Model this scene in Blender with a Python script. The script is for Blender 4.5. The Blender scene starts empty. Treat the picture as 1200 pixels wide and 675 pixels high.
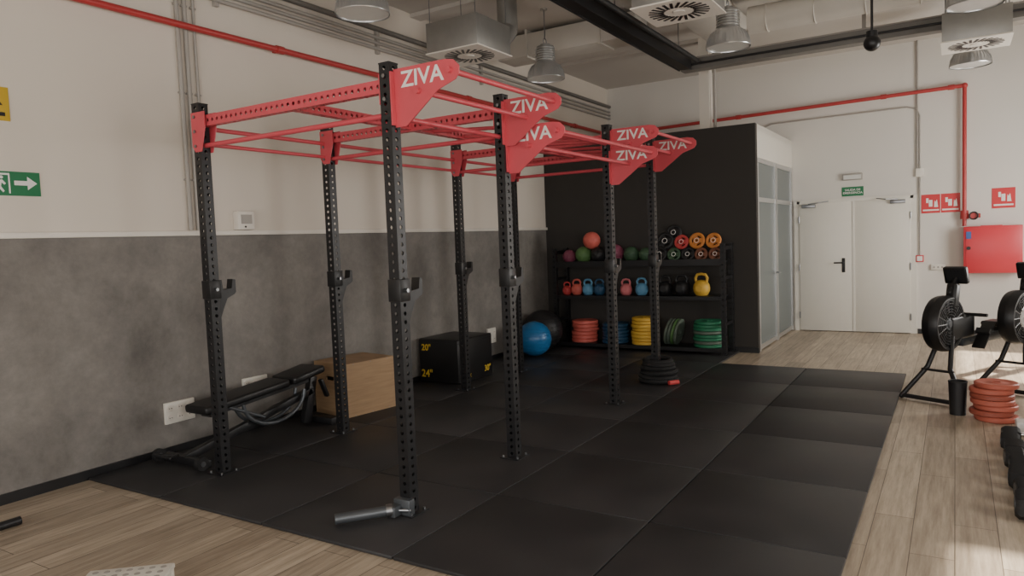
import bpy, bmesh, math, random
from mathutils import Matrix, Vector, Euler
random.seed(4)
C=bpy.context
def L(c):
    r=[]
    for v in c:
        v=v/255.0
        r.append(v/12.92 if v<=0.04045 else ((v+0.055)/1.055)**2.4)
    return (r[0],r[1],r[2],1)
def M(name,col,rough=.5,metal=0.0,var=.06,scale=12,bump=0.0,bscale=80,coat=0):
    m=bpy.data.materials.new(name); m.use_nodes=True
    nt=m.node_tree; b=nt.nodes['Principled BSDF']
    c=L(col)
    tc=nt.nodes.new('ShaderNodeTexCoord')
    n=nt.nodes.new('ShaderNodeTexNoise'); n.inputs['Scale'].default_value=scale; n.inputs['Detail'].default_value=5
    nt.links.new(tc.outputs['Object'],n.inputs['Vector'])
    mx=nt.nodes.new('ShaderNodeMix'); mx.data_type='RGBA'
    mx.inputs[6].default_value=(c[0]*(1-var),c[1]*(1-var),c[2]*(1-var),1)
    mx.inputs[7].default_value=(min(1,c[0]*(1+var)),min(1,c[1]*(1+var)),min(1,c[2]*(1+var)),1)
    nt.links.new(n.outputs['Fac'],mx.inputs[0]); nt.links.new(mx.outputs[2],b.inputs['Base Color'])
    b.inputs['Roughness'].default_value=rough; b.inputs['Metallic'].default_value=metal
    if coat: b.inputs['Coat Weight'].default_value=coat
    if bump:
        n2=nt.nodes.new('ShaderNodeTexNoise'); n2.inputs['Scale'].default_value=bscale
        nt.links.new(tc.outputs['Object'],n2.inputs['Vector'])
        bp=nt.nodes.new('ShaderNodeBump'); bp.inputs['Strength'].default_value=bump; bp.inputs['Distance'].default_value=.01
        nt.links.new(n2.outputs['Fac'],bp.inputs['Height']); nt.links.new(bp.outputs['Normal'],b.inputs['Normal'])
    return m

class Bd:
    def __init__(s,name,M=None):
        s.name=name; s.bm=bmesh.new(); s.mats=[]; s.M=M or Matrix()
    def mi(s,m):
        if m not in s.mats: s.mats.append(m)
        return s.mats.index(m)
    def raw(s,verts,faces,m,smooth=False,T=None):
        T=(s.M@T) if T is not None else s.M
        vs=[s.bm.verts.new(T@Vector(v)) for v in verts]
        i=s.mi(m)
        for f in faces:
            try:
                fc=s.bm.faces.new([vs[k] for k in f]); fc.material_index=i; fc.smooth=smooth
            except ValueError: pass
    def box(s,c,size,m,rot=(0,0,0),bev=0,seg=2,T=None):
        t=bmesh.new(); bmesh.ops.create_cube(t,size=1)
        bmesh.ops.scale(t,vec=size,verts=t.verts)
        if bev: bmesh.ops.bevel(t,geom=t.edges[:],offset=bev,segments=seg,profile=.5,affect='EDGES')
        X=Matrix.Translation(c)@Euler(rot).to_matrix().to_4x4()
        if T is not None: X=T@X
        t.verts.ensure_lookup_table()
        for i,v in enumerate(t.verts): v.index=i
        s.raw([v.co for v in t.verts],[[v.index for v in f.verts] for f in t.faces],m,bool(bev and seg>2),X)
        t.free()
    def bx(s,x0,x1,y0,y1,z0,z1,m,bev=0):
        s.box(((x0+x1)/2,(y0+y1)/2,(z0+z1)/2),(x1-x0,y1-y0,z1-z0),m,bev=bev)
    def lathe(s,prof,m,c=(0,0,0),axis=(0,0,1),seg=24,smooth=True):
        q=Vector((0,0,1)).rotation_difference(Vector(axis).normalized())
        X=Matrix.Translation(c)@q.to_matrix().to_4x4()
        vs=[];fs=[];n=len(prof)
        for k in range(seg):
            a=2*math.pi*k/seg
            for r,z in prof: vs.append((max(r,1e-5)*math.cos(a),max(r,1e-5)*math.sin(a),z))
        for k in range(seg):
            k2=(k+1)%seg
            for j in range(n-1): fs.append([k*n+j,k2*n+j,k2*n+j+1,k*n+j+1])
        s.raw(vs,fs,m,smooth,X)
    def cyl(s,p1,p2,r,m,r2=None,seg=14):
        p1=Vector(p1);p2=Vector(p2);d=p2-p1;h=d.length
        r2=r if r2 is None else r2
        s.lathe([(0,0),(r,0),(r2,h),(0,h)],m,p1,d,seg)
    def sph(s,c,r,m,sc=(1,1,1),seg=24):
        n=seg//2
        vs=[];fs=[]
        for i in range(n+1):
            t=math.pi*i/n
            for k in range(seg):
                a=2*math.pi*k/seg
                rr=max(math.sin(t),1e-4)
                vs.append((c[0]+r*sc[0]*rr*math.cos(a),c[1]+r*sc[1]*rr*math.sin(a),c[2]+r*sc[2]*math.cos(t)))
        for i in range(n):
            for k in range(seg):
                k2=(k+1)%seg
                fs.append([i*seg+k,(i+1)*seg+k,(i+1)*seg+k2,i*seg+k2])
        s.raw(vs,fs,m,True)
    def tor(s,c,R,r,m,axis=(0,0,1),seg=32,rs=10,arc=None,sc=1):
        prof=[(R+r*math.cos(2*math.pi*k/rs),r*sc*math.sin(2*math.pi*k/rs)) for k in range(rs+1)]
        s.lathe(prof,m,c,axis,seg)
    def tube(s,pts,r,m,seg=10):
        for a,b in zip(pts[:-1],pts[1:]): s.cyl(a,b,r,m,seg=seg)
        for p in pts[1:-1]: s.sph(p,r*1.0,m,seg=10)
    def prism(s,pts,th,m,T):
        n=len(pts)
        vs=[(x,y,-th/2) for x,y in pts]+[(x,y,th/2) for x,y in pts]
        fs=[list(range(n))[::-1],list(range(n,2*n))]+[[i,(i+1)%n,(i+1)%n+n,i+n] for i in range(n)]
        s.raw(vs,fs,m,False,T)
    def perf(s,p1,p2,w,m,a=None,pitch=.05,hr=.0125,w2=None):
        p1=Vector(p1);p2=Vector(p2);d=(p2-p1);ln=d.length;d.normalize()
        a=Vector(a) if a else (Vector((1,0,0)) if abs(d.x)<.5 else Vector((0,1,0)))
        b=d.cross(a).normalized()
        w2=w2 or w
        n=max(1,int(round(ln/pitch)));ph=ln/n/2
        for nn,tt,off,wd in ((a,b,w/2,w2),(-a,b,w/2,w2),(b,a,w2/2,w),(-b,a,w2/2,w)):
            h=wd/2
            vs=[];fs=[]
            for k in range(n):
                c=p1+d*(ph*(2*k+1))+nn*off
                o=len(vs)
                outer=[(h,0),(h,ph),(0,ph),(-h,ph),(-h,0),(-h,-ph),(0,-ph),(h,-ph)]
                for x,y in outer: vs.append(c+tt*x+d*y)
                for q in range(8):
                    an=q*math.pi/4; vs.append(c+tt*hr*math.cos(an)+d*hr*math.sin(an))
                for q in range(8):  # inner lip
                    an=q*math.pi/4; vs.append(c-nn*.004+tt*hr*math.cos(an)+d*hr*math.sin(an))
                for q in range(8):
                    q2=(q+1)%8
                    fs.append([o+q,o+q2,o+8+q2,o+8+q]); fs.append([o+8+q,o+8+q2,o+16+q2,o+16+q])
            s.raw(vs,fs,m)
    def done(s,recalc=True):
        if recalc: bmesh.ops.recalc_face_normals(s.bm,faces=s.bm.faces[:])
        xs=[v.co.x for v in s.bm.verts];ys=[v.co.y for v in s.bm.verts];zs=[v.co.z for v in s.bm.verts]
        o=Vector(((min(xs)+max(xs))/2,(min(ys)+max(ys))/2,min(zs)))
        bmesh.ops.translate(s.bm,vec=-o,verts=s.bm.verts)
        me=bpy.data.meshes.new(s.name); s.bm.to_mesh(me); s.bm.free()
        for m in s.mats: me.materials.append(m)
        try: me.set_sharp_from_angle(angle=math.radians(40))
        except Exception: pass
        ob=bpy.data.objects.new(s.name,me); ob.location=o
        C.scene.collection.objects.link(ob)
        return ob
def text(par,txt,loc,rot,size,m,name='text_label',ext=.0008,shear=0,sx=1,al='CENTER'):
    cu=bpy.data.curves.new(name,'FONT'); cu.body=txt; cu.size=size; cu.extrude=ext; cu.shear=shear
    cu.align_x=al; cu.align_y='CENTER'; cu.offset=size*.015
    cu.materials.append(m)
    o=bpy.data.objects.new(name,cu); C.scene.collection.objects.link(o)
    o.parent=par; o.matrix_parent_inverse=Matrix.Translation(-par.location)
    o.location=loc; o.rotation_euler=rot; o.scale=(sx,1,1)
    return o

# ---------------- materials ----------------
paint=M('wall_paint',(214,205,193),.85,var=.03,scale=2)
paintb=M('wall_paint_back',(214,210,203),.85,var=.03,scale=2)
ceilm=M('ceiling_paint',(196,190,182),.9,var=.03,scale=2)
white=M('white_lacquer',(220,216,206),.45,var=.02)
trimw=M('trim_white',(224,218,208),.5,var=.02)
ductw=M('duct_white',(198,193,184),.6,var=.05,scale=3)
darkw=M('charcoal_paint',(55,52,49),.8,var=.08,scale=3)
blackp=M('black_powdercoat',(26,26,28),.4,var=.1)
blackr=M('black_rubber',(27,27,28),.6,var=.15,bump=.2,bscale=120)
blackpl=M('black_plastic',(22,22,23),.4,var=.1)
vinyl=M('black_vinyl',(24,24,25),.38,var=.1)
redp=M('red_powdercoat',(200,78,88),.38,var=.06)
redpipe=M('red_pipe_paint',(176,58,58),.4,var=.05)
redbox=M('red_cabinet',(204,58,68),.35,var=.03)
steel=M('steel',(150,152,155),.32,metal=1,var=.08)
alu=M('brushed_aluminium',(205,206,206),.3,metal=.8,var=.05)
galv=M('galvanised_steel',(150,149,145),.45,metal=.7,var=.14,scale=9)
gun=M('gunmetal_tube',(92,96,100),.4,metal=.6,var=.08)
fanm=M('fan_disc_dark',(38,39,41),.45,metal=.3,var=.08)
chrome=M('chrome',(210,210,212),.12,metal=1,var=.02)
greyc=M('grey_conduit',(160,155,148),.5,var=.04)
dgrey=M('tray_grey',(120,117,112),.5,metal=.3,var=.1)
signw=M('sign_white',(228,226,222),.5,var=.01)
signg=M('sign_green',(18,112,68),.45,var=.03)
signr=M('sign_red',(200,50,56),.45,var=.03)
yel=M('yellow_print',(206,172,50),.5,var=.03)
lens=M('lamp_lens',(205,205,200),.3,var=.02)
glassm=M('tinted_glass',(104,112,112),.35,var=.06,scale=1.2)
rope=M('black_rope',(24,24,25),.85,var=.3,bump=.8,bscale=60)
blue=M('ball_blue',(36,104,156),.35,var=.04)
COL={k:M('rubber_'+k,v,.5,var=.06) for k,v in dict(coral=(206,100,90),blue=(34,72,102),yellow=(214,172,66),green=(40,118,84),sage=(92,104,92),pink=(208,116,120),sky=(92,146,180),red=(196,70,70),orange=(206,130,60),dgreen=(58,86,62),purple=(132,66,88),brown=(120,74,54),black=(28,28,30),terracotta=(184,98,80),terradark=(156,80,64),lime=(84,120,70)).items()}

def wood_floor():
    m=bpy.data.materials.new('oak_laminate'); m.use_nodes=True; nt=m.node_tree; b=nt.nodes['Principled BSDF']
    N=nt.nodes.new; K=nt.links.new
    g=N('ShaderNodeNewGeometry')
    mp=N('ShaderNodeMapping'); mp.inputs['Rotation'].default_value=(0,0,math.pi/2); K(g.outputs['Position'],mp.inputs['Vector'])
    br=N('ShaderNodeTexBrick'); K(mp.outputs[0],br.inputs['Vector'])
    br.offset=.37; br.inputs['Scale'].default_value=1; br.inputs['Brick Width'].default_value=1.3; br.inputs['Row Height'].default_value=.19
    br.inputs['Mortar Size'].default_value=.0022; br.inputs['Mortar Smooth'].default_value=.1
    br.inputs['Color1'].default_value=L((196,181,160)); br.inputs['Color2'].default_value=L((168,153,134)); br.inputs['Mortar'].default_value=L((100,88,74))
    mp2=N('ShaderNodeMapping'); mp2.inputs['Scale'].default_value=(22,1.4,1); K(g.outputs['Position'],mp2.inputs['Vector'])
    no=N('ShaderNodeTexNoise'); no.inputs['Scale'].default_value=1.3; no.inputs['Detail'].default_value=8; no.inputs['Roughness'].default_value=.7; K(mp2.outputs[0],no.inputs['Vector'])
    cr=N('ShaderNodeValToRGB'); cr.color_ramp.elements[0].position=.34; cr.color_ramp.elements[0].color=(.5,.47,.43,1); cr.color_ramp.elements[1].position=.62; cr.color_ramp.elements[1].color=(1.0,1.0,1.0,1)
    K(no.outputs['Fac'],cr.inputs[0])
    mx=N('ShaderNodeMix'); mx.data_type='RGBA'; mx.blend_type='MULTIPLY'; mx.inputs[0].default_value=.85
    K(br.outputs['Color'],mx.inputs[6]); K(cr.outputs[0],mx.inputs[7]); K(mx.outputs[2],b.inputs['Base Color'])
    b.inputs['Roughness'].default_value=.4
    return m
def concrete():
    m=bpy.data.materials.new('grey_concrete_wallpaper'); m.use_nodes=True; nt=m.node_tree; b=nt.nodes['Principled BSDF']
    N=nt.nodes.new; K=nt.links.new
    g=N('ShaderNodeNewGeometry')
    a=N('ShaderNodeTexNoise'); a.inputs['Scale'].default_value=1.1; a.inputs['Detail'].default_value=12; a.inputs['Roughness'].default_value=.7; a.inputs['Distortion'].default_value=.2; K(g.outputs['Position'],a.inputs['Vector'])
    cr=N('ShaderNodeValToRGB'); cr.color_ramp.elements[0].position=.32; cr.color_ramp.elements[0].color=L((98,94,90)); cr.color_ramp.elements[1].position=.70; cr.color_ramp.elements[1].color=L((142,137,131))
    K(a.outputs['Fac'],cr.inputs[0])
    a2=N('ShaderNodeTexNoise'); a2.inputs['Scale'].default_value=14; a2.inputs['Detail'].default_value=8; a2.inputs['Roughness'].default_value=.8; K(g.outputs['Position'],a2.inputs['Vector'])
    c2=N('ShaderNodeValToRGB'); c2.color_ramp.elements[0].position=.35; c2.color_ramp.elements[0].color=(.86,.86,.86,1); c2.color_ramp.elements[1].position=.6; c2.color_ramp.elements[1].color=(1.03,1.03,1.03,1)
    K(a2.outputs['Fac'],c2.inputs[0])
    mx=N('ShaderNodeMix'); mx.data_type='RGBA'; mx.blend_type='MULTIPLY'; mx.inputs[0].default_value=1
    K(cr.outputs[0],mx.inputs[6]); K(c2.outputs[0],mx.inputs[7]); K(mx.outputs[2],b.inputs['Base Color']); b.inputs['Roughness'].default_value=.7
    return m
def rubber_tile(k):
    m=bpy.data.materials.new('rubber_tile'); m.use_nodes=True; nt=m.node_tree; b=nt.nodes['Principled BSDF']
    N=nt.nodes.new; K=nt.links.new
    g=N('ShaderNodeNewGeometry')
    a=N('ShaderNodeTexNoise'); a.inputs['Scale'].default_value=2.2; a.inputs['Detail'].default_value=9; K(g.outputs['Position'],a.inputs['Vector'])
    cr=N('ShaderNodeValToRGB'); cr.color_ramp.elements[0].position=.3; cr.color_ramp.elements[0].color=L((38+k,38+k,40+k)); cr.color_ramp.elements[1].position=.75; cr.color_ramp.elements[1].color=L((53+k,52+k,53+k))
    K(a.outputs['Fac'],cr.inputs[0]); K(cr.outputs[0],b.inputs['Base Color'])
    mr=N('ShaderNodeMapRange'); mr.inputs['To Min'].default_value=.42; mr.inputs['To Max'].default_value=.6; K(a.outputs['Fac'],mr.inputs['Value']); K(mr.outputs[0],b.inputs['Roughness'])
    n2=N('ShaderNodeTexNoise'); n2.inputs['Scale'].default_value=160; K(g.outputs['Position'],n2.inputs['Vector'])
    bp=N('ShaderNodeBump'); bp.inputs['Strength'].default_value=.2; bp.inputs['Distance'].default_value=.003; K(n2.outputs['Fac'],bp.inputs['Height']); K(bp.outputs[0],b.inputs['Normal'])
    return m
def plywood():
    m=bpy.data.materials.new('plywood'); m.use_nodes=True; nt=m.node_tree; b=nt.nodes['Principled BSDF']
    N=nt.nodes.new; K=nt.links.new
    g=N('ShaderNodeTexCoord'); mp=N('ShaderNodeMapping'); mp.inputs['Scale'].default_value=(2,2,22); K(g.outputs['Object'],mp.inputs['Vector'])
    a=N('ShaderNodeTexNoise'); a.inputs['Scale'].default_value=2; a.inputs['Detail'].default_value=6; K(mp.outputs[0],a.inputs['Vector'])
    cr=N('ShaderNodeValToRGB'); cr.color_ramp.elements[0].color=L((134,106,78)); cr.color_ramp.elements[1].color=L((184,154,118))
    K(a.outputs['Fac'],cr.inputs[0]); K(cr.outputs[0],b.inputs['Base Color']); b.inputs['Roughness'].default_value=.55
    return m
woodm=wood_floor(); conc=concrete(); tiles=[rubber_tile(k) for k in (0,4,-3)]; ply=plywood()

# ---------------- room ----------------
XL,XR,YF,YB,ZC=-5.33,2.4,-3.0,12.1,4.25
LEDGE=1.75; WH=2.72
b=Bd('floor'); b.bx(XL-.2,XR+.2,YF-.2,YB+.2,-.1,0,woodm); b.done()
b=Bd('ceiling'); b.bx(XL-.2,XR+.2,YF-.2,YB+.2,ZC,ZC+.1,ceilm); b.done()
b=Bd('wall_left'); b.bx(XL-.2,XL,YF,YB,0,LEDGE,conc); b.bx(XL-.2,XL,YF,YB,LEDGE,ZC,paint); b.done()
b=Bd('wall_back'); b.bx(XL-.2,XR+.2,YB,YB+.2,0,ZC,paintb); b.done()
b=Bd('trim_1'); b.bx(XL,XL+.03,YF,9.65,LEDGE-.005,LEDGE+.035,trimw,bev=.004); b.done()
b=Bd('baseboard_left'); b.bx(XL,XL+.015,YF,9.65,0,.07,blackp); b.done()
b=Bd('baseboard_back'); b.bx(-.47,XR,YB-.015,YB,0,.07,blackp); b.done()
# right wall with windows
WIN=[(-2.4,1.6),(2.55,4.13),(8.55,10.6)]
b=Bd('wall_right')
b.bx(XR,XR+.2,YF,YB,0,.9,paintb); b.bx(XR,XR+.2,YF,YB,WH,ZC,paintb)
e=[YF]+[v for w in WIN for v in w]+[YB]
for i in range(0,len(e),2): b.bx(XR,XR+.2,e[i],e[i+1],.9,WH,paintb)
b.done()
for i,(y0,y1) in enumerate(WIN):
    b=Bd('window_%d'%(i+2))
    for z in (.92,WH-.02): b.bx(XR+.05,XR+.11,y0,y1,z-.02,z+.02,alu)
    for y in (y0+.02,y1-.02): b.bx(XR+.05,XR+.11,y-.02,y+.02,.9,WH,alu)
    b.done()
# front wall (behind camera) with storefront opening
b=Bd('wall_front')
b.bx(XL,XR,YF-.2,YF,2.9,ZC,paint); b.bx(XL,-4.4,YF-.2,YF,0,2.9,paint); b.bx(1.8,XR,YF-.2,YF,0,2.9,paint); b.bx(-4.4,1.8,YF-.2,YF,0,.3,paint); b.done()
b=Bd('window_5')
for x in (-4.38,-2.85,-1.3,.25,1.78): b.bx(x-.025,x+.025,YF-.13,YF-.07,.3,2.9,alu)
for z in (.32,2.88): b.bx(-4.4,1.8,YF-.13,YF-.07,z-.02,z+.02,alu)
b.done()
# dark storage room box
b=Bd('wall_partition')
b.bx(XL,-2.2,9.65,9.75,0,3.0,darkw); b.bx(XL,-2.2,9.75,YB,2.92,3.0,paint)
b.bx(-2.27,-2.2,9.75,YB,2.57,3.0,white); b.done()
b=Bd('baseboard_partition'); b.bx(-2.5,-2.19,9.635,9.65,0,.07,blackp); b.done()
b=Bd('window_1')
fr=alu
for y in (9.78,10.86,10.94,12.05): b.bx(-2.26,-2.2,y-.03,y+.03,0,2.57,fr)
for z in (.05,2.02,2.54): b.bx(-2.255,-2.205,9.78,12.05,z-.03,z+.03,fr)
b.bx(-2.24,-2.225,9.8,12.05,.03,2.55,glassm)
b.cyl((-2.2,10.8,1.0),(-2.14,10.8,1.0),.012,steel); b.cyl((-2.14,10.68,1.0),(-2.14,10.81,1.0),.011,steel)
b.done()
b=Bd('support_column'); b.bx(-2.98,-2.84,9.85,9.99,3.0,ZC,trimw); b.bx(-3.0,-2.82,9.83,10.01,3.0,3.02,trimw); b.cyl((-2.78,9.9,3.0),(-2.78,9.9,ZC),.02,greyc); b.done()
# double fire door
b=Bd('door_1')
x0,x1,xm,zt=-2.13,-.52,-1.32,2.0; YD=YB-.001
for xx in (x0,x1): b.bx(xx-.04,xx+.04,YD-.04,YD,0.001,zt+.04,white)
b.bx(x0,x1,YD-.04,YD,zt,zt+.05,white)
b.bx(x0+.04,xm-.003,YD-.055,YD-.01,.01,zt,white,bev=.004); b.bx(xm+.003,x1-.04,YD-.055,YD-.01,.01,zt,white,bev=.004)
b.bx(xm-.01,xm+.02,YD-.062,YD-.05,.01,zt,white)
b.bx(xm-.16,xm-.115,YD-.066,YD-.055,.92,1.14,blackpl,bev=.004)
b.cyl((xm-.137,YD-.06,1.07),(xm-.137,YD-.11,1.07),.011,blackpl); b.cyl((xm-.137,YD-.11,1.07),(xm-.27,YD-.11,1.07),.011,blackpl)
for sx,xx in ((1,x0+.08),(-1,x1-.3)):
    b.bx(xx,xx+.2,YD-.1,YD-.055,1.93,1.985,steel,bev=.006)
    b.tube([(xx+.1,YD-.09,1.99),(xx+.1+sx*.15,YD-.17,2.0),(xx+.1+sx*.28,YD-.05,2.02)],.008,steel)
for xx in (x0+.035,x1-.035):
    for z in (.25,1.0,1.75): b.cyl((xx,YD-.06,z-.05),(xx,YD-.06,z+.05),.01,steel)
b.done()

# ---------------- rubber mats ----------------
b=Bd('rubber_floor_mat')
X0=-.44
xs=[X0-i*1.0 for i in range(5)]+[XL+.02]
ys=[2.67+i*.997 for i in range(7)]
g=.004
for i in range(5):
    for j in range(6):
        b.bx(xs[i+1]+g,xs[i]-g,ys[j]+g,ys[j+1]-g,.001,.021,tiles[(i*2+j*5+i*j)%3],bev=.005)
    if i>=2: b.bx(xs[i+1]+g,xs[i]-g,ys[6]+g,9.63,.001,.021,tiles[i%3],bev=.005)
b.done()
MZ=.021

# ---------------- power rig ----------------
PX=(-4.48,-2.75); PY=(3.19,4.38,6.21,7.33); PH=2.63; W=.075
b=Bd('power_rack_rig')
for x in PX:
    for i,y in enumerate(PY):
        b.perf((x,y,MZ+.008),(x,y,PH),W,blackp,a=(1,0,0),pitch=.05,hr=.0125)
        b.box((x,y,PH+.003),(W+.004,W+.004,.008),blackp)
        b.box((x,y,MZ+.004),(.16,.16,.008),blackp)
        for dx in (-.06,.06):
            for dy in (-.06,.06): b.cyl((x+dx,y+dy,MZ+.008),(x+dx,y+dy,MZ+.02),.009,steel,seg=6)
for i,y in enumerate(PY):
    b.perf((PX[0]+W/2,y,2.51),(PX[1]-W/2,y,2.51),.05,redp,a=(0,1,0),w2=.075)
    b.cyl((PX[0],y,2.345),(PX[1],y,2.345),.017,redp)
    x=PX[0]
    for sd in (-1,1):
        T=Matrix.Translation((x+W/2,y+sd*.044,0))@Matrix.Rotation(math.pi/2,4,'X')
        b.prism([(-.045,2.30),(-.075,2.34),(-.075,2.57),(.07,2.57),(.07,2.46),(.02,2.30)],.007,redp,T)
    for z in (2.34,2.44,2.54): b.cyl((x,y-.056,z),(x,y+.056,z),.012,steel,seg=6)
    x=PX[1]; b.box((x-W/2-.004,y,2.49),(.008,.074,.17),redp)
    for z in (2.43,2.56): b.cyl((x,y-W/2-.012,z),(x,y-W/2,z),.012,steel,seg=6)
b.perf((-3.58,PY[0],2.51),(-3.58,PY[3],2.51),.06,redp,a=(1,0,0))
b.cyl((PX[0],PY[0],2.47),(PX[0],PY[3],2.47),.016,redp)
b.cyl((PX[0],PY[0],2.36),(PX[0],PY[3],2.36),.014,redp)
b.cyl((PX[1],PY[0],2.34),(PX[1],PY[1],2.34),.016,redp)
b.cyl((PX[1],PY[1],2.46),(PX[1],PY[3],2.46),.016,redp)
plate=[(0,2.27),(0,2.595),(.36,2.595),(.42,2.585),(.455,2.55),(.455,2.51),(.43,2.48),(.31,2.44),(.08,2.27)]
plates=[]
def pl(y,dz):
    T=Matrix.Translation((PX[1]+W/2+.001,y,dz))@Matrix.Rotation(math.pi/2,4,'X')
    b.prism(plate,.008,redp,T); plates.append((y,dz))
    b.box((PX[1]+W/2+.004,y,2.43+dz),(.008,.074,.30),redp)
pl(PY[0],0); pl(PY[1]-.02,0); pl(PY[1]+.02,-.19); pl(PY[2]-.02,-.19); pl(PY[2]+.02,0); pl(PY[3],0)
xt=PX[1]+W/2+.40
for (ya,yb,dz) in ((PY[0],PY[1],0),(PY[1],PY[2],-.19),(PY[2],PY[3],0)):
    b.cyl((xt,ya-.03,2.53+dz),(xt,yb+.03,2.53+dz),.016,redp)
    b.cyl((xt-.22,ya-.03,2.45+dz),(xt-.22,yb+.03,2.45+dz),.016,redp)
for k in range(4):
    y=PY[1]+.25+k*.42
    b.tube([(-3.58,y,2.50),(PX[1],y+.1,2.46),],.015,redp)
for k in range(3):
    y=PY[2]+.25+k*.33
    b.tube([(-3.58,y,2.50),(PX[1],y,2.46)],.015,redp)
def jcup(x,y,z):
    b.box((x,y,z),(W+.016,W+.016,.13),blackpl,bev=.004)
    prof=[(0,.065),(0,-.20),(.03,-.13),(.06,-.07),(.12,-.045),(.135,-.03),(.135,.06),(.112,.065),(.10,.0),(.03,-.01),(.02,.065)]
    X=Matrix(((0,0,1,x),(1,0,0,y+W/2+.006),(0,1,0,z),(0,0,0,1)))
    b.prism(prof,.06,blackpl,X)
    b.cyl((x+W/2,y,z),(x+W/2+.03,y,z),.012,steel,seg=10)
for x in PX:
    jcup(x,PY[0],1.34); jcup(x,PY[1],1.34)
jcup(PX[0],PY[2],1.33); jcup(PX[1],PY[2],1.33); jcup(PX[1],PY[3],1.33)
# landmine sleeve at the front post
b.box((PX[1],PY[0]-.05,.07),(.12,.05,.10),gun,bev=.005)
b.box((PX[1]-.03,PY[0]-.1,.06),(.06,.08,.06),gun,bev=.005)
b.cyl((PX[1]-.05,PY[0]-.13,.065),(PX[1]-.25,PY[0]-.36,.06),.03,gun,seg=20)
b.cyl((PX[1]-.035,PY[0]-.115,.066),(PX[1]-.06,PY[0]-.14,.065),.037,steel,seg=20)
b.cyl((PX[1]-.035,PY[0]-.1,.06),(PX[1]+.06,PY[0]-.06,.06),.012,steel)
rig=b.done(recalc=False)
for y,dz in plates:
    text(rig,'ZIVA',(PX[1]+W/2+.205,y-.0052,2.525+dz),(math.pi/2,0,0),.125,signw,'logo_lettering',shear=.0,sx=1.1)

# ---------------- adjustable bench ----------------
b=Bd('adjustable_weight_bench'); xc=-4.95
b.box((xc,3.72,.435),(.28,.82,.065),vinyl,rot=(math.radians(5),0,0),bev=.022,seg=4)
b.box((xc,4.34,.50),(.30,.36,.065),vinyl,rot=(math.radians(9),0,0),bev=.022,seg=4)
b.box((xc,3.9,.39),(.12,1.0,.03),blackp,rot=(math.radians(5),0,0))
b.box((xc,3.82,.19),(.06,1.32,.06),blackp,rot=(math.radians(12),0,0),bev=.006)
b.box((xc,4.44,.25),(.06,.08,.42),blackp,rot=(math.radians(-14),0,0),bev=.006)
b.bx(-5.19,-4.67,3.17,3.23,MZ,.08,blackp,bev=.006); b.bx(-5.14,-4.74,4.5,4.57,MZ,.08,blackp,bev=.006)
for x in (-5.18,-4.66): b.cyl((x-.02,3.14,MZ+.05),(x+.02,3.14,MZ+.05),.05,blackr,seg=20); b.cyl((x-.023,3.14,MZ+.05),(x+.023,3.14,MZ+.05),.02,steel)
arc=[(3.72+.30+.32*math.cos(a),.37-.22*math.sin(a)) for a in [math.pi*k/12 for k in range(13)]]
for sx in (-.05,.06):
    b.tube([(xc+sx,y,z) for y,z in arc],.016,gun)
b.tube([(xc+.06,3.55,.38),(xc+.06,3.9,.22)],.014,gun)
b.box((xc+.08,4.55,.34),(.05,.03,.18),blackpl,rot=(.4,0,0),bev=.008)
b.tube([(xc,3.14,.10),(xc-.1,3.02,.12),(xc+.1,3.02,.12),(xc,3.14,.10)],.012,blackp)
b.done()

# ---------------- plyo boxes ----------------
T=Matrix.Translation((-4.985,5.07,MZ))@Matrix.Rotation(math.radians(-9),4,'Z')
b=Bd('wooden_plyometric_box',T)
w,l,h=.50,.58,.50; t=.018
b.bx(-w/2,w/2,-l/2,l/2,0,t,ply); b.bx(-w/2,w/2,-l/2,l/2,h-t,h,ply)
b.bx(-w/2,-w/2+t,-l/2,l/2,t,h-t,ply); b.bx(w/2-t,w/2,-l/2,l/2,t,h-t,ply)
for s in (-1,1):
    y0,y1=(s*l/2-(t if s>0 else 0), s*l/2+(0 if s>0 else t))
    b.bx(-w/2+t,w/2-t,y0,y1,t,.33,ply); b.bx(-w/2+t,w/2-t,y0,y1,.37,h-t,ply)
    b.bx(-w/2+t,-.06,y0,y1,.33,.37,ply); b.bx(.06,w/2-t,y0,y1,.33,.37,ply)
for yy in (-.2,0,.2):
    for zz in (.009,h-.009): b.cyl((w/2-.001,yy,zz),(w/2+.001,yy,zz),.005,steel,seg=8)
b.done()
b=Bd('soft_plyometric_box'); x0,x1,y0,y1=-5.27,-4.70,6.40,7.08
b.box(((x0+x1)/2,(y0+y1)/2,MZ+.25),(x1-x0,y1-y0,.5),vinyl,bev=.02,seg=3)
for z in (.04,.48): b.bx(x0+.015,x1+.003,y0-.003,y1-.015,z-.003,z+.003,blackr)
sb=b.done()
R90=(math.pi/2,0,0); RX=(math.pi/2,0,math.pi/2)
text(sb,'20"',((x0+x1)/2-.17,y0-.004,.42),R90,.10,yel); text(sb,'24"',((x0+x1)/2-.17,y0-.004,.12),R90,.12,yel)
text(sb,'MAX',(x1+.004,y0+.16,.09),RX,.06,yel); text(sb,'30"',(x1+.004,y1-.12,.12),RX,.10,yel)

# ---------------- balls ----------------
def ball(name,c,r,m,bands=0):
    b=Bd(name); b.sph(c,r,m,seg=40)
    for k in range(-bands,bands+1):
        a=k*.22; b.tor((c[0],c[1],c[2]+r*math.sin(a)),r*math.cos(a),.004,m,seg=40,rs=6)
    b.lathe([(0,0),(.012,0),(.010,.004),(0,.004)],m,(c[0]+.0,c[1]-r-.002,c[2]),(0,-1,0),12)
    return b.done()
ball('exercise_ball',(-4.86,8.36,MZ+.245),.235,blue,3)
ball('exercise_ball',(-5.02,8.885,MZ+.295),.285,COL['black'],3)

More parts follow.
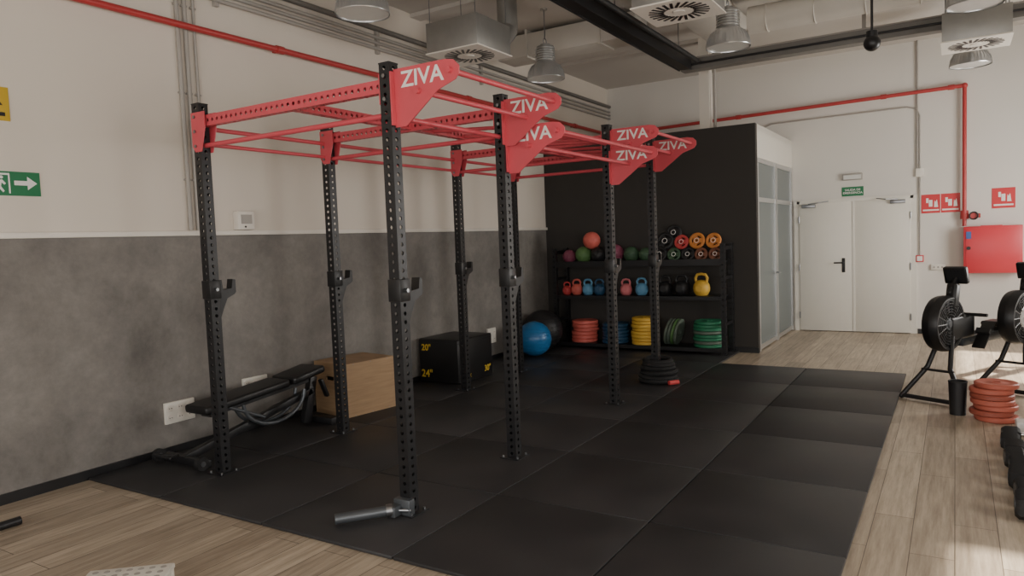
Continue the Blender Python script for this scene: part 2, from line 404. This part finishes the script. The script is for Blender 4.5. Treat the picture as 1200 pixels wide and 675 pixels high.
# ---------------- storage shelf ----------------
sx0,sx1,sy0,sy1=-5.0,-2.5,9.2,9.62
SH=(.10,.78,1.235)
b=Bd('storage_shelf_rack')
for x in (sx0+.03,sx1-.03):
    for y in (sy0+.03,sy1-.03): b.perf((x,y,MZ),(x,y,1.46),.06,blackp,a=(1,0,0),pitch=.075,hr=.012); b.box((x,y,1.46),(.064,.064,.01),blackp); b.box((x,y,MZ+.005),(.1,.1,.01),blackp)
    b.bx(x-.02,x+.02,sy0+.05,sy1-.05,1.38,1.43,blackp)
    for z in (.4,1.0): b.bx(x-.02,x+.02,sy0+.05,sy1-.05,z,z+.04,blackp)
for z in SH:
    b.bx(sx0+.06,sx1-.06,sy0+.02,sy0+.06,z-.05,z,blackp); b.bx(sx0+.06,sx1-.06,sy1-.06,sy1-.02,z-.05,z,blackp)
    b.bx(sx0+.06,sx1-.06,sy0+.06,sy1-.06,z-.015,z-.002,blackp)
b.bx(sx0+.06,sx1-.06,sy0+.01,sy0+.02,1.235,1.27,blackp)
b.bx(sx0+.06,sx1-.06,sy1-.05,sy1-.03,1.35,1.39,blackp)
b.done()
# medicine balls
mb=[(-4.82,.10,'purple'),(-4.59,.12,'lime'),(-4.35,.115,'black'),(-4.10,.13,'purple'),(-3.85,.11,'dgreen'),(-3.635,.10,'dgreen')]
for x,r,c in mb: ball('medicine_ball',(x,9.41,1.238+r),r,COL[c],1)
ball('medicine_ball',(-4.45,9.40,1.238+.325),.125,COL['coral'],1)
# grip plates
def gripplate(c,R,m,ax=(0,-1,.25)):
    b=Bd('grip_weight_plate'); ax=Vector(ax).normalized(); c=Vector(c)
    b.tor(c,R*.8,R*.2,m,axis=ax,sc=.75); 
    b.lathe([(R*.13,-.02),(R*.42,-.02),(R*.42,.02),(R*.13,.02),(R*.13,-.02)],m,c,ax,20)
    q=Vector((0,0,1)).rotation_difference(ax).to_matrix().to_4x4()
    for k in range(3):
        T=Matrix.Translation(c)@q@Matrix.Rotation(k*2*math.pi/3,4,'Z')
        b.box((R*.6,0,0),(R*.5,R*.55,.028),m,T=T)
    b.tor(c+ax*.02,R*.28,.004,signw,axis=ax,seg=16,rs=6)
    return b.done()
gp=[(-3.42,9.36,0,.105,'black'),(-3.22,9.36,0,.095,'dgreen'),(-3.03,9.36,0,.095,'black'),(-2.85,9.36,0,.09,'brown'),(-2.665,9.36,0,.09,'brown'),
    (-3.36,9.42,1,.12,'black'),(-3.13,9.42,1,.10,'red'),(-2.92,9.42,1,.11,'orange'),(-2.70,9.42,1,.105,'orange'),(-3.25,9.46,2,.11,'black')]
for x,y,l,r,c in gp:
    gripplate((x,y,1.238+r+(0,.16,.28)[l]),r,COL[c])
# kettlebells
def kettle(x,y,z,r,m):
    b=Bd('kettlebell')
    prof=[(0,0),(r*.62,0),(r*.72,r*.08),(r*.95,r*.5),(r,r*.9),(r*.93,r*1.3),(r*.7,r*1.68),(r*.4,r*1.85),(0,r*1.9)]
    b.lathe(prof,m,(x,y,z),seg=24)
    pts=[(x-r*.62,y,z+r*1.55),(x-r*.72,y,z+r*2.1),(x-r*.5,y,z+r*2.5),(x,y,z+r*2.6),(x+r*.5,y,z+r*2.5),(x+r*.72,y,z+r*2.1),(x+r*.62,y,z+r*1.55)]
    b.tube(pts,r*.17,m)
    b.lathe([(0,0),(r*.4,0),(r*.4,.003),(0,.003)],m,(x,y-r*.985,z+r*.9),(0,-1,0),16)
    return b.done()
for x,r,c in [(-4.86,.07,'red'),(-4.70,.085,'coral'),(-4.52,.085,'sky'),(-4.34,.085,'blue'),(-3.93,.085,'pink'),(-3.70,.09,'sky'),(-3.36,.10,'black'),(-3.13,.105,'black'),(-2.86,.11,'yellow')]:
    kettle(x,9.38,.781,r,COL[c])
# bumper stacks
def stack(name,x,y,z,R,th,cols,tilt=None,jit=.008):
    b=Bd(name)
    for i,c in enumerate(cols):
        m=COL[c]; jx=random.uniform(-jit,jit); jy=random.uniform(-jit,jit)
        prof=[(.03,0),(R*.3,0),(R*.34,th*.12),(R*.68,th*.12),(R*.74,0),(R*.95,0),(R,th*.2),(R,th*.8),(R*.95,th),(R*.74,th),(R*.68,th*.88),(R*.34,th*.88),(R*.3,th),(.03,th),(.03,0)]
        if tilt is None: b.lathe(prof,m,(x+jx,y+jy,z+i*th*1.04),seg=40)
        else:
            a=tilt; b.lathe(prof,m,(x+i*th*1.3,y,z+R*math.cos(a)),(math.cos(a),0,math.sin(a)),seg=40)
    return b.done()
stack('bumper_plate_stack',-4.60,9.41,.101,.19,.05,['coral']*6,jit=.014)
stack('bumper_plate_stack',-4.12,9.41,.101,.19,.045,['blue']*6)
stack('bumper_plate_stack',-3.68,9.41,.101,.19,.045,['yellow']*8,jit=.014)
stack('bumper_plate_stack',-2.78,9.41,.101,.20,.042,['green','sage','green','green','sage','green','green','green'],jit=.012)
stack('leaning_weight_plates',-3.34,9.40,.101+.01,.18,.035,['sage','sage','lime','sage'],tilt=-.22)
# coiled rope
b=Bd('coiled_battle_rope')
for k,(R,z) in enumerate([(.19,.03),(.14,.03),(.185,.075),(.13,.07),(.18,.12),(.135,.12),(.165,.165),(.15,.205),(.14,.24)]):
    b.tor((PX[1]+.02+.01*math.sin(k*2),PY[3]-.0+.01*math.cos(k*3),MZ+z-.005),R*1.0,.025,rope,axis=(.04*math.sin(k),.04*math.cos(k*2),1),seg=40,rs=10)
b.cyl((PX[1]+.20,PY[3]-.17,MZ+.03),(PX[1]+.27,PY[3]-.08,MZ+.03),.024,COL['red'])
b.done()

# ---------------- wall items left ----------------
def outlet(name,y,z,w,h,n=3):
    b=Bd(name); b.bx(XL,XL+.025,y-w/2,y+w/2,z-h/2,z+h/2,white,bev=.005)
    for r in range(2):
        for i in range(n):
            yy=y-w/2+w*(i+.5)/n; zz=z+(r-.5)*h*.45
            b.cyl((XL+.024,yy,zz),(XL+.028,yy,zz),.028,trimw,seg=16)
            for d in (-.01,.01): b.cyl((XL+.027,yy+d,zz),(XL+.0295,yy+d,zz),.004,blackpl,seg=8)
    b.done()
outlet('wall_outlet_panel',3.42,.34,.26,.17); outlet('wall_outlet_panel',4.16,.40,.26,.17); outlet('wall_outlet_panel',8.0,.34,.2,.2,2)
b=Bd('wall_thermostat_box'); b.bx(XL,XL+.07,4.05,4.22,1.79,1.95,trimw,bev=.006); b.bx(XL+.07,XL+.075,4.08,4.19,1.84,1.92,greyc); b.cyl((XL+.07,4.12,1.815),(XL+.078,4.12,1.815),.008,blackpl); b.done()
b=Bd('wall_conduit_pipes')
for y,r in ((3.63,.018),(3.70,.018),(3.78,.012)):
    b.cyl((XL+.02,y,LEDGE+.04),(XL+.02,y,3.69),r,greyc)
    for z in (2.2,2.9,3.6): b.box((XL+.012,y,z),(.024,.05,.015),greyc)
b.box((XL+.025,3.78,1.84),(.05,.07,.1),trimw)
b.done()
b=Bd('ceiling_conduit_run')
for k,z in enumerate((3.72,3.78,3.84,3.93)):
    b.cyl((XL+.04,YF,z),(XL+.04,YB,z),.018 if k<3 else .028,greyc if k!=3 else dgrey)
for y in range(-2,12,2): b.box((XL+.02,y,3.81),(.04,.04,.28),greyc)
b.done()
zp=3.42; r=.027
b=Bd('fire_sprinkler_pipe')
b.cyl((XL+.085,YF+.01,zp),(XL+.085,YB-.13,zp),r,redpipe,seg=14)
for y in (1.5,4.6,7.6,10.6): b.cyl((XL+.085,y-.04,zp),(XL+.085,y+.04,zp),.036,redpipe); b.box((XL+.032,y,zp),(.06,.03,.03),redpipe)
b.done()
b=Bd('fire_riser_pipe')
b.tube([(XL+.085,YB-.07,zp),(.11,YB-.07,zp+.1),(.11,YB-.07,1.7)],r,redpipe,seg=14)
for x in (-3,-.9,-.05): b.cyl((x-.04,YB-.07,zp+.1*(x+5.26)/5.37),(x+.04,YB-.07,zp+.1*(x+5.3)/5.37),.036,redpipe)
b.cyl((.11,YB-.07,1.78),(.11,YB-.07,1.66),.05,redpipe); b.cyl((.11,YB-.07,1.7),(.30,YB-.07,1.7),.03,redpipe)
b.cyl((.22,YB-.07,1.7),(.22,YB-.14,1.7),.045,redpipe); b.tor((.22,YB-.16,1.7),.05,.009,blackpl,axis=(0,-1,0)); b.cyl((.11,YB-.07,1.66),(.11,YB-.07,1.56),.027,redpipe)
b.sph((.11,YB-.07,3.52),.04,redpipe)
b.done()
b=Bd('emergency_exit_sign'); b.bx(XL,XL+.006,2.20,2.52,2.03,2.19,signg)
xf=XL+.008
def qx(pts,m):
    b.raw([(xf,y,z) for y,z in pts],[list(range(len(pts)))],m)
qx([(2.36,2.1),(2.44,2.1),(2.44,2.07),(2.50,2.115),(2.44,2.16),(2.44,2.13),(2.36,2.13)],signw)
qx([(2.215,2.045),(2.225,2.045),(2.225,2.165),(2.325,2.165),(2.325,2.045),(2.335,2.045),(2.335,2.178),(2.215,2.178)],signw)
qx([(2.26,2.13),(2.29,2.135),(2.31,2.11),(2.30,2.10),(2.285,2.115),(2.28,2.09),(2.30,2.06),(2.29,2.05),(2.265,2.08),(2.24,2.06),(2.235,2.07),(2.262,2.10),(2.258,2.12),(2.24,2.11),(2.236,2.12)],signw)
b.sph((xf,2.285,2.15),.011,signw,sc=(.2,1,1),seg=12)
b.done(recalc=False)
b=Bd('warning_sign'); b.bx(XL,XL+.006,2.17,2.37,2.52,2.74,yel,bev=.001)
b.raw([(XL+.008,2.27,2.71),(XL+.008,2.21,2.62),(XL+.008,2.33,2.62)],[[0,1,2]],blackpl); b.bx(XL+.006,XL+.008,2.2,2.34,2.55,2.575,blackpl); b.done()

# ---------------- back wall items ----------------
def plate_sign(name,x,z,w,h,m,kind):
    b=Bd(name); b.bx(x-w/2,x+w/2,YB-.006,YB,z-h/2,z+h/2,m); y=YB-.008
    if kind=='fire':
        n=2 if w>.4 else 1
        for i in range(n):
            cx=x-w/2+w*(i+.5)/n
            b.bx(cx-w/n*.42,cx+w/n*.42,y-.001,YB-.005,z-h*.38,z-h*.3,signw)
            b.bx(cx-.025,cx+.02,y-.001,YB-.005,z-h*.15,z+h*.2,signw); b.bx(cx-.06,cx-.03,y-.001,YB-.005,z+h*.05,z+h*.3,signw)
            b.raw([(cx+.04,y,z-.05),(cx+.09,y,z-.05),(cx+.075,y,z+.06),(cx+.055,y,z+.02),(cx+.045,y,z+.05)],[[0,1,2,3,4]],signw)
            if i: b.bx(cx-w/n/2-.003,cx-w/n/2+.003,y-.001,YB-.005,z-h/2,z+h/2,signw)
    return b.done()
plate_sign('fire_equipment_sign',-.18,1.90,.48,.27,signr,'fire')
plate_sign('fire_equipment_sign',.57,1.93,.27,.28,signr,'fire')
s=plate_sign('emergency_exit_sign',-1.33,2.15,.30,.14,signg,'t')
text(s,'SALIDA DE\nEMERGENCIA',(-1.33,YB-.009,2.15),R90,.045,signw)
b=Bd('emergency_light'); b.bx(-1.47,-1.19,YB-.05,YB,2.32,2.42,greyc,bev=.01); b.bx(-1.45,-1.21,YB-.055,YB-.05,2.335,2.395,lens); b.done()
b=Bd('fire_hose_cabinet')
b.bx(.10,.78,YB-.22,YB-.001,.90,1.55,redbox,bev=.008); b.bx(.125,.755,YB-.228,YB-.218,.925,1.525,redbox,bev=.003)
b.cyl((.16,YB-.228,1.25),(.16,YB-.245,1.25),.025,blackpl); b.bx(.13,.19,YB-.231,YB-.226,1.38,1.48,M('sticker_blue',(60,90,150),.5))
b.bx(.3,.55,YB-.2,YB-.1,1.55,1.56,redbox)
b.done()
b=Bd('fire_call_point'); b.bx(-.49,-.39,YB-.05,YB,1.06,1.16,redbox,bev=.005); b.bx(-.475,-.405,YB-.054,YB-.049,1.075,1.145,signw); b.done()
b=Bd('back_wall_conduit')
b.tube([(-2.9,YB-.02,3.15),(-2.5,YB-.02,3.30),(-.6,YB-.02,3.32),(-.48,YB-.02,3.28),(-.44,YB-.02,3.18),(-.44,YB-.02,1.16)],.011,greyc)
b.bx(-.49,-.39,YB-.04,YB,2.30,2.42,trimw,bev=.004); b.cyl((-.47,YB-.02,2.42),(-.47,YB-.02,ZC),.012,greyc); b.done()
b=Bd('wall_socket'); b.bx(-.30,-.12,YB-.03,YB,.94,1.02,white,bev=.004)
for x in (-.26,-.21,-.16): b.cyl((x,YB-.03,.98),(x,YB-.034,.98),.014,greyc)
b.done()

# ---------------- ceiling services ----------------
def lamp(x,y,z=3.45):
    b=Bd('high_bay_pendant_lamp')
    b.lathe([(.215,0),(.218,.006),(.212,.03),(.200,.09),(.165,.15),(.115,.19),(.10,.20)],alu,(x,y,z),seg=36)
    b.lathe([(.208,.004),(.196,.088),(.16,.145),(.11,.185)],alu,(x,y,z),seg=36)
    for k in range(36):
        a=2*math.pi*k/36; ca,sa=math.cos(a),math.sin(a)
        b.tube([(x+.216*ca,y+.216*sa,z+.01),(x+.203*ca,y+.203*sa,z+.09),(x+.168*ca,y+.168*sa,z+.15)],.003,alu,seg=4)
    b.lathe([(0,.015),(.12,.01),(.207,.012)],lens,(x,y,z),seg=36)
    b.cyl((x,y,z+.195),(x,y,z+.37),.10,galv,seg=24)
    for k in range(6): b.cyl((x,y,z+.21+k*.026),(x,y,z+.218+k*.026),.115,alu,seg=24)
    b.cyl((x,y,z+.37),(x,y,z+.395),.06,galv)
    b.tor((x,y,z+.43),.035,.006,steel,axis=(1,0,0),seg=16,rs=6); b.cyl((x,y,z+.46),(x,y,ZC),.006,steel); b.cyl((x,y,ZC-.02),(x,y,ZC),.04,greyc)
    b.done()
for p in [(-4.03,4.4),(-4.03,7.43),(-1.94,7.43),(-1.94,4.4),(.14,7.45),(.15,10.2),(.14,4.4),(-4.03,1.4),(-1.94,1.4),(.14,1.4)]: lamp(*p)
def diffuser(x,y,z=3.45):
    b=Bd('ceiling_air_diffuser')
    b.bx(x-.3,x+.3,y-.3,y+.3,z+.01,z+.30,galv,bev=.004); b.bx(x-.31,x+.31,y-.31,y+.31,z,z+.012,trimw)
    for k in range(24):
        a=2*math.pi*k/24
        T=Matrix.Translation((x,y,z-.001))@Matrix.Rotation(a,4,'Z')
        b.box((.185,.0,0),(.13,.024,.004),blackpl,rot=(0,0,.25),T=T)
    b.cyl((x,y,z-.006),(x,y,z),.05,trimw)
    for dx in (-.27,.27):
        for dy in (-.27,.27): b.cyl((x+dx,y+dy,z+.3),(x+dx,y+dy,ZC),.005,steel,seg=6)
    b.cyl((x,y+.3,z+.16),(x,y+.5,z+.2),.11,blackr); b.cyl((x,y+.5,z+.2),(x,y+.75,z+.42),.11,galv)
    b.cyl((x,y+.75,z+.42),(x,y+.75,ZC),.11,galv)
    b.done()
for p in [(-4.11,6.0),(-1.96,5.97),(.18,9.05),(.18,6.0),(-1.96,2.8),(-4.11,2.8)]: diffuser(*p)
# cross service channel
b=Bd('service_channel')
b.bx(-3.05,XR,9.32,9.48,3.72,3.86,dgrey); b.bx(-3.05,XR,9.30,9.50,3.86,3.875,greyc)
b.cyl((-3.05,9.55,3.80),(XR,9.55,3.80),.022,greyc); b.cyl((-3.05,9.27,3.78),(XR,9.27,3.78),.014,blackp)
for x in (-2.5,-.9,.7,2.1): b.bx(x-.02,x+.02,9.38,9.42,3.87,ZC,greyc)
b.done()
b=Bd('cable_tray')
b.bx(-3.05,-2.90,YF,9.25,3.72,3.74,blackp)
for x in (-3.05,-2.90): b.bx(x-.008,x+.008,YF,9.25,3.71,3.84,blackp)
for k in range(6): b.cyl((-3.02+k*.018,YF,3.755),(-3.02+k*.018,9.2,3.755),.012,blackr,seg=8)
b.cyl((-2.80,YF,3.80),(-2.80,9.2,3.80),.03,blackr)
for y in (-1,1,3,5,7,9): b.cyl((-2.97,y,3.74),(-2.97,y,ZC),.006,steel,seg=6)
b.done()
b=Bd('air_duct')
b.bx(-2.55,-2.15,YF,9.1,3.90,4.2,ductw,bev=.01)
for y in (1.5,3,4.5,6,7.5): b.bx(-2.57,-2.13,y-.015,y+.015,3.88,ZC,ductw)
b.done()
b=Bd('air_duct')
b.bx(XL+.3,-3.15,8.0,8.4,3.92,4.2,ductw,bev=.01)
for x in (-4.6,-3.6): b.bx(x-.015,x+.015,7.98,8.42,3.90,ZC,ductw)
b.done()
b=Bd('air_duct')
b.cyl((-2.0,8.6,4.0),(XR,8.6,4.0),.15,ductw,seg=24)
for k in range(9): b.tor((-1.8+k*.5,8.6,4.0),.152,.008,ductw,axis=(1,0,0),seg=24,rs=6)
for x in (-1.5,.2,1.9): b.bx(x-.01,x+.01,8.59,8.61,4.1,ZC,steel)
b.done()
b=Bd('ceiling_beam')
for y in (3.4,6.7,9.95): b.bx(XL,XR,y-.09,y+.09,4.205,ZC,ceilm)
b.done()
b=Bd('dome_security_camera'); x,y=-.67,7.7
b.cyl((x,y,ZC),(x,y,3.42),.012,blackp); b.cyl((x,y,ZC-.02),(x,y,ZC),.05,blackp); b.cyl((x,y,3.36),(x,y,3.44),.05,blackp,seg=20); b.sph((x,y,3.33),.075,blackpl,seg=24); b.done()

# ---------------- rowing machines ----------------
def rower(x,y,ang,accent,hub):
    T=Matrix.Translation((x,y,0))@Matrix.Rotation(ang,4,'Z')
    b=Bd('rowing_machine',T)
    zf=.70; R=.25
    b.tor((0,0,zf),R-.02,.026,blackpl,axis=(1,0,0),seg=40,sc=2.8)
    for s in (-1,1):
        b.lathe([(0,0),(hub,0),(hub+.01,-.01),(hub+.04,-.012),(hub+.045,0)],accent,(s*.066,0,zf),(s,0,0),24)
        for k in range(1,7): b.tor((s*.060,0,zf),.06+k*.025,.006,blackpl,axis=(1,0,0),seg=32,rs=6)
        for k in range(16):
            a=k*math.pi/8; b.cyl((s*.060,.06*math.cos(a),zf+.06*math.sin(a)),(s*.060,.23*math.cos(a),zf+.23*math.sin(a)),.006,blackpl,seg=6)
    b.lathe([(0,-.045),(.22,-.045),(.22,.045),(0,.045)],fanm,(0,0,zf),(1,0,0),32)
    for s in (-1,1):
        b.tube([(s*.05,.05,zf-.12),(s*.10,-.08,.3),(s*.27,-.20,.03)],.022,blackp)
        b.sph((s*.27,-.20,.025),.025,blackr,seg=12)
    b.cyl((-.27,-.20,.03),(.27,-.20,.03),.02,blackp)
    b.cyl((-.14,-.1,.28),(.14,-.1,.28),.012,blackp)
    b.box((0,.22,zf-.05),(.14,.42,.22),blackpl,bev=.03,seg=3)
    b.box((0,1.25,.50),(.05,1.9,.08),gun,bev=.006)
    for s in (-1,1):
        b.box((s*.13,.45,.56),(.11,.30,.02),blackpl,rot=(.8,0,0),bev=.006); b.box((s*.13,.44,.60),(.12,.05,.03),blackr,rot=(.8,0,0))
        b.tube([(0,2.12,.46),(s*.17,2.18,.02)],.018,blackp)
    b.cyl((-.17,2.18,.02),(.17,2.18,.02),.02,blackp)
    b.cyl((-.1,.45,.5),(.1,.45,.5),.012,steel)
    b.box((0,1.1,.60),(.30,.24,.05),blackpl,bev=.02,seg=3); b.box((0,1.1,.56),(.10,.18,.05),blackp)
    b.tube([(.03,.12,zf+.1),(.03,.05,.98),(.03,.16,1.10)],.02,blackp)
    b.box((0.02,.18,1.13),(.20,.05,.16),blackpl,rot=(.3,0,0),bev=.012,seg=3); b.box((.02,.153,1.13),(.14,.004,.10),fanm,rot=(.3,0,0))
    b.box((.03,.10,.95),(.09,.09,.22),blackpl,rot=(-.2,0,0),bev=.02,seg=3)
    b.cyl((-.22,.32,.76),(.22,.32,.76),.016,blackpl); b.box((0,.32,.76),(.05,.03,.03),blackpl)
    b.done()
rower(-.09,7.55,-.46,gun,.03); rower(.50,8.20,-.46,alu,.09)
stack('bumper_plate_stack',.27,6.93,0.001,.155,.042,['terracotta','terradark','terracotta','terracotta','terradark','terracotta','terracotta'],jit=.02)
b=Bd('resistance_band_bin'); b.lathe([(0,0),(.06,0),(.07,.28),(.064,.28),(.054,.01),(0,.01)],COL['black'],(.02,7.0,0.001),seg=28); b.tor((.02,7.0,.28),.067,.006,COL['black'],seg=28,rs=8); b.done()
# dumbbells
def dumbbell(x,y,z,r,l,rz=0):
    T=Matrix.Translation((x,y,z))@Matrix.Rotation(rz,4,'Z')
    b=Bd('hex_dumbbell',T)
    for s in (-1,1):
        cx=s*(l/2-.06)
        b.lathe([(0,-.055),(r*.72,-.055),(r,-.035),(r,.035),(r*.8,.055),(0,.055)],blackr,(cx,0,r*.866),(s,0,0),6,smooth=False)
        b.cyl((cx+s*.05,0,r*.866),(cx+s*.058,0,r*.866),r*.5,gun)
    b.cyl((-l/2+.05,0,r*.866),(l/2-.05,0,r*.866),.016,chrome)
    ob=b.done(); ob.location.z=z+.001
k=0
for y in (4.60,4.86,5.11,5.35,5.58,5.80,6.02,6.24):
    r=.088-.004*k; dumbbell(.43+.015*(k%2),y,0,r,.32,.15*math.sin(k*2.1)); dumbbell(.85,y+.03,0,r,.32,-.1*math.sin(k*1.3)); k+=1
b=Bd('foam_yoga_block'); b.box((.52,6.52,.05),(.26,.16,.10),signw,bev=.012,seg=3); b.done()
# bottom-left items
b=Bd('barbell'); z=.026
b.cyl((-4.83,2.02,z),(-4.83,1.65,z),.025,blackp,seg=20); b.cyl((-4.83,1.65,z),(-4.83,1.62,z),.025,blackp); b.cyl((-4.83,1.62,z),(-4.83,.3,z),.014,steel); b.cyl((-4.83,.3,z),(-4.83,-.14,z),.025,blackp,seg=20); b.done()
T=Matrix.Translation((-3.22,1.73,0))@Matrix.Rotation(math.radians(40),4,'Z')
b=Bd('white_plastic_step_stool',T)
b.bx(-.19,.19,-.14,.14,.11,.135,white,bev=.008)
for i in range(7):
    for j in range(5): b.cyl((-.15+i*.05,-.1+j*.05,.1345),(-.15+i*.05,-.1+j*.05,.1362),.014,greyc,seg=10)
for sx in (-.165,.165):
    for sy in (-.115,.115): b.bx(sx-.02,sx+.02,sy-.02,sy+.02,0,.115,white,bev=.004)
b.done()

# ---------------- lights ----------------
def area(name,loc,d,sx,sy,e,col):
    l=bpy.data.lights.new(name,'AREA'); l.shape='RECTANGLE'; l.size=sx; l.size_y=sy; l.energy=e; l.color=col
    o=bpy.data.objects.new(name,l); o.location=loc; o.rotation_euler=Vector(d).to_track_quat('-Z','Z').to_euler(); C.scene.collection.objects.link(o)
for i,(y0,y1) in enumerate(WIN):
    area('window_daylight',(XR+.16,(y0+y1)/2,(.9+WH)/2),(-1,0,0),y1-y0,WH-.9,(44,54,80)[i]*(y1-y0),(1.0,.955,.89))
area('storefront_daylight',(-1.3,YF-.16,1.6),(0,1,0),6.2,2.6,200,(1.0,.945,.87))
sun=bpy.data.lights.new('sun','SUN'); sun.energy=17; sun.angle=.05; sun.color=(1,.93,.82)
so=bpy.data.objects.new('sun',sun); e=math.radians(46.6); so.rotation_euler=Vector((-math.cos(e),0,-math.sin(e))).to_track_quat('-Z','Y').to_euler(); so.location=(8,4,8); C.scene.collection.objects.link(so)
w=bpy.data.worlds.new('world'); C.scene.world=w; w.use_nodes=True
bg=w.node_tree.nodes['Background']; bg.inputs[0].default_value=(.85,.9,1,1); bg.inputs[1].default_value=1.1

# ---------------- camera ----------------
yw=math.radians(31.8);p=math.radians(3.75);r=math.radians(2.25)
F=Vector((-math.sin(yw)*math.cos(p),math.cos(yw)*math.cos(p),-math.sin(p)))
R0=Vector((math.cos(yw),math.sin(yw),0)); U0=R0.cross(F)
Rc=math.cos(r)*R0-math.sin(r)*U0; Uc=math.sin(r)*R0+math.cos(r)*U0
mt=Matrix((( Rc.x,Uc.x,-F.x,0),(Rc.y,Uc.y,-F.y,0),(Rc.z,Uc.z,-F.z,1.6),(0,0,0,1)))
cam=bpy.data.cameras.new('camera'); cam.lens=25.2; cam.sensor_width=36; cam.clip_start=.05
co=bpy.data.objects.new('camera',cam); co.matrix_world=mt; C.scene.collection.objects.link(co); C.scene.camera=co
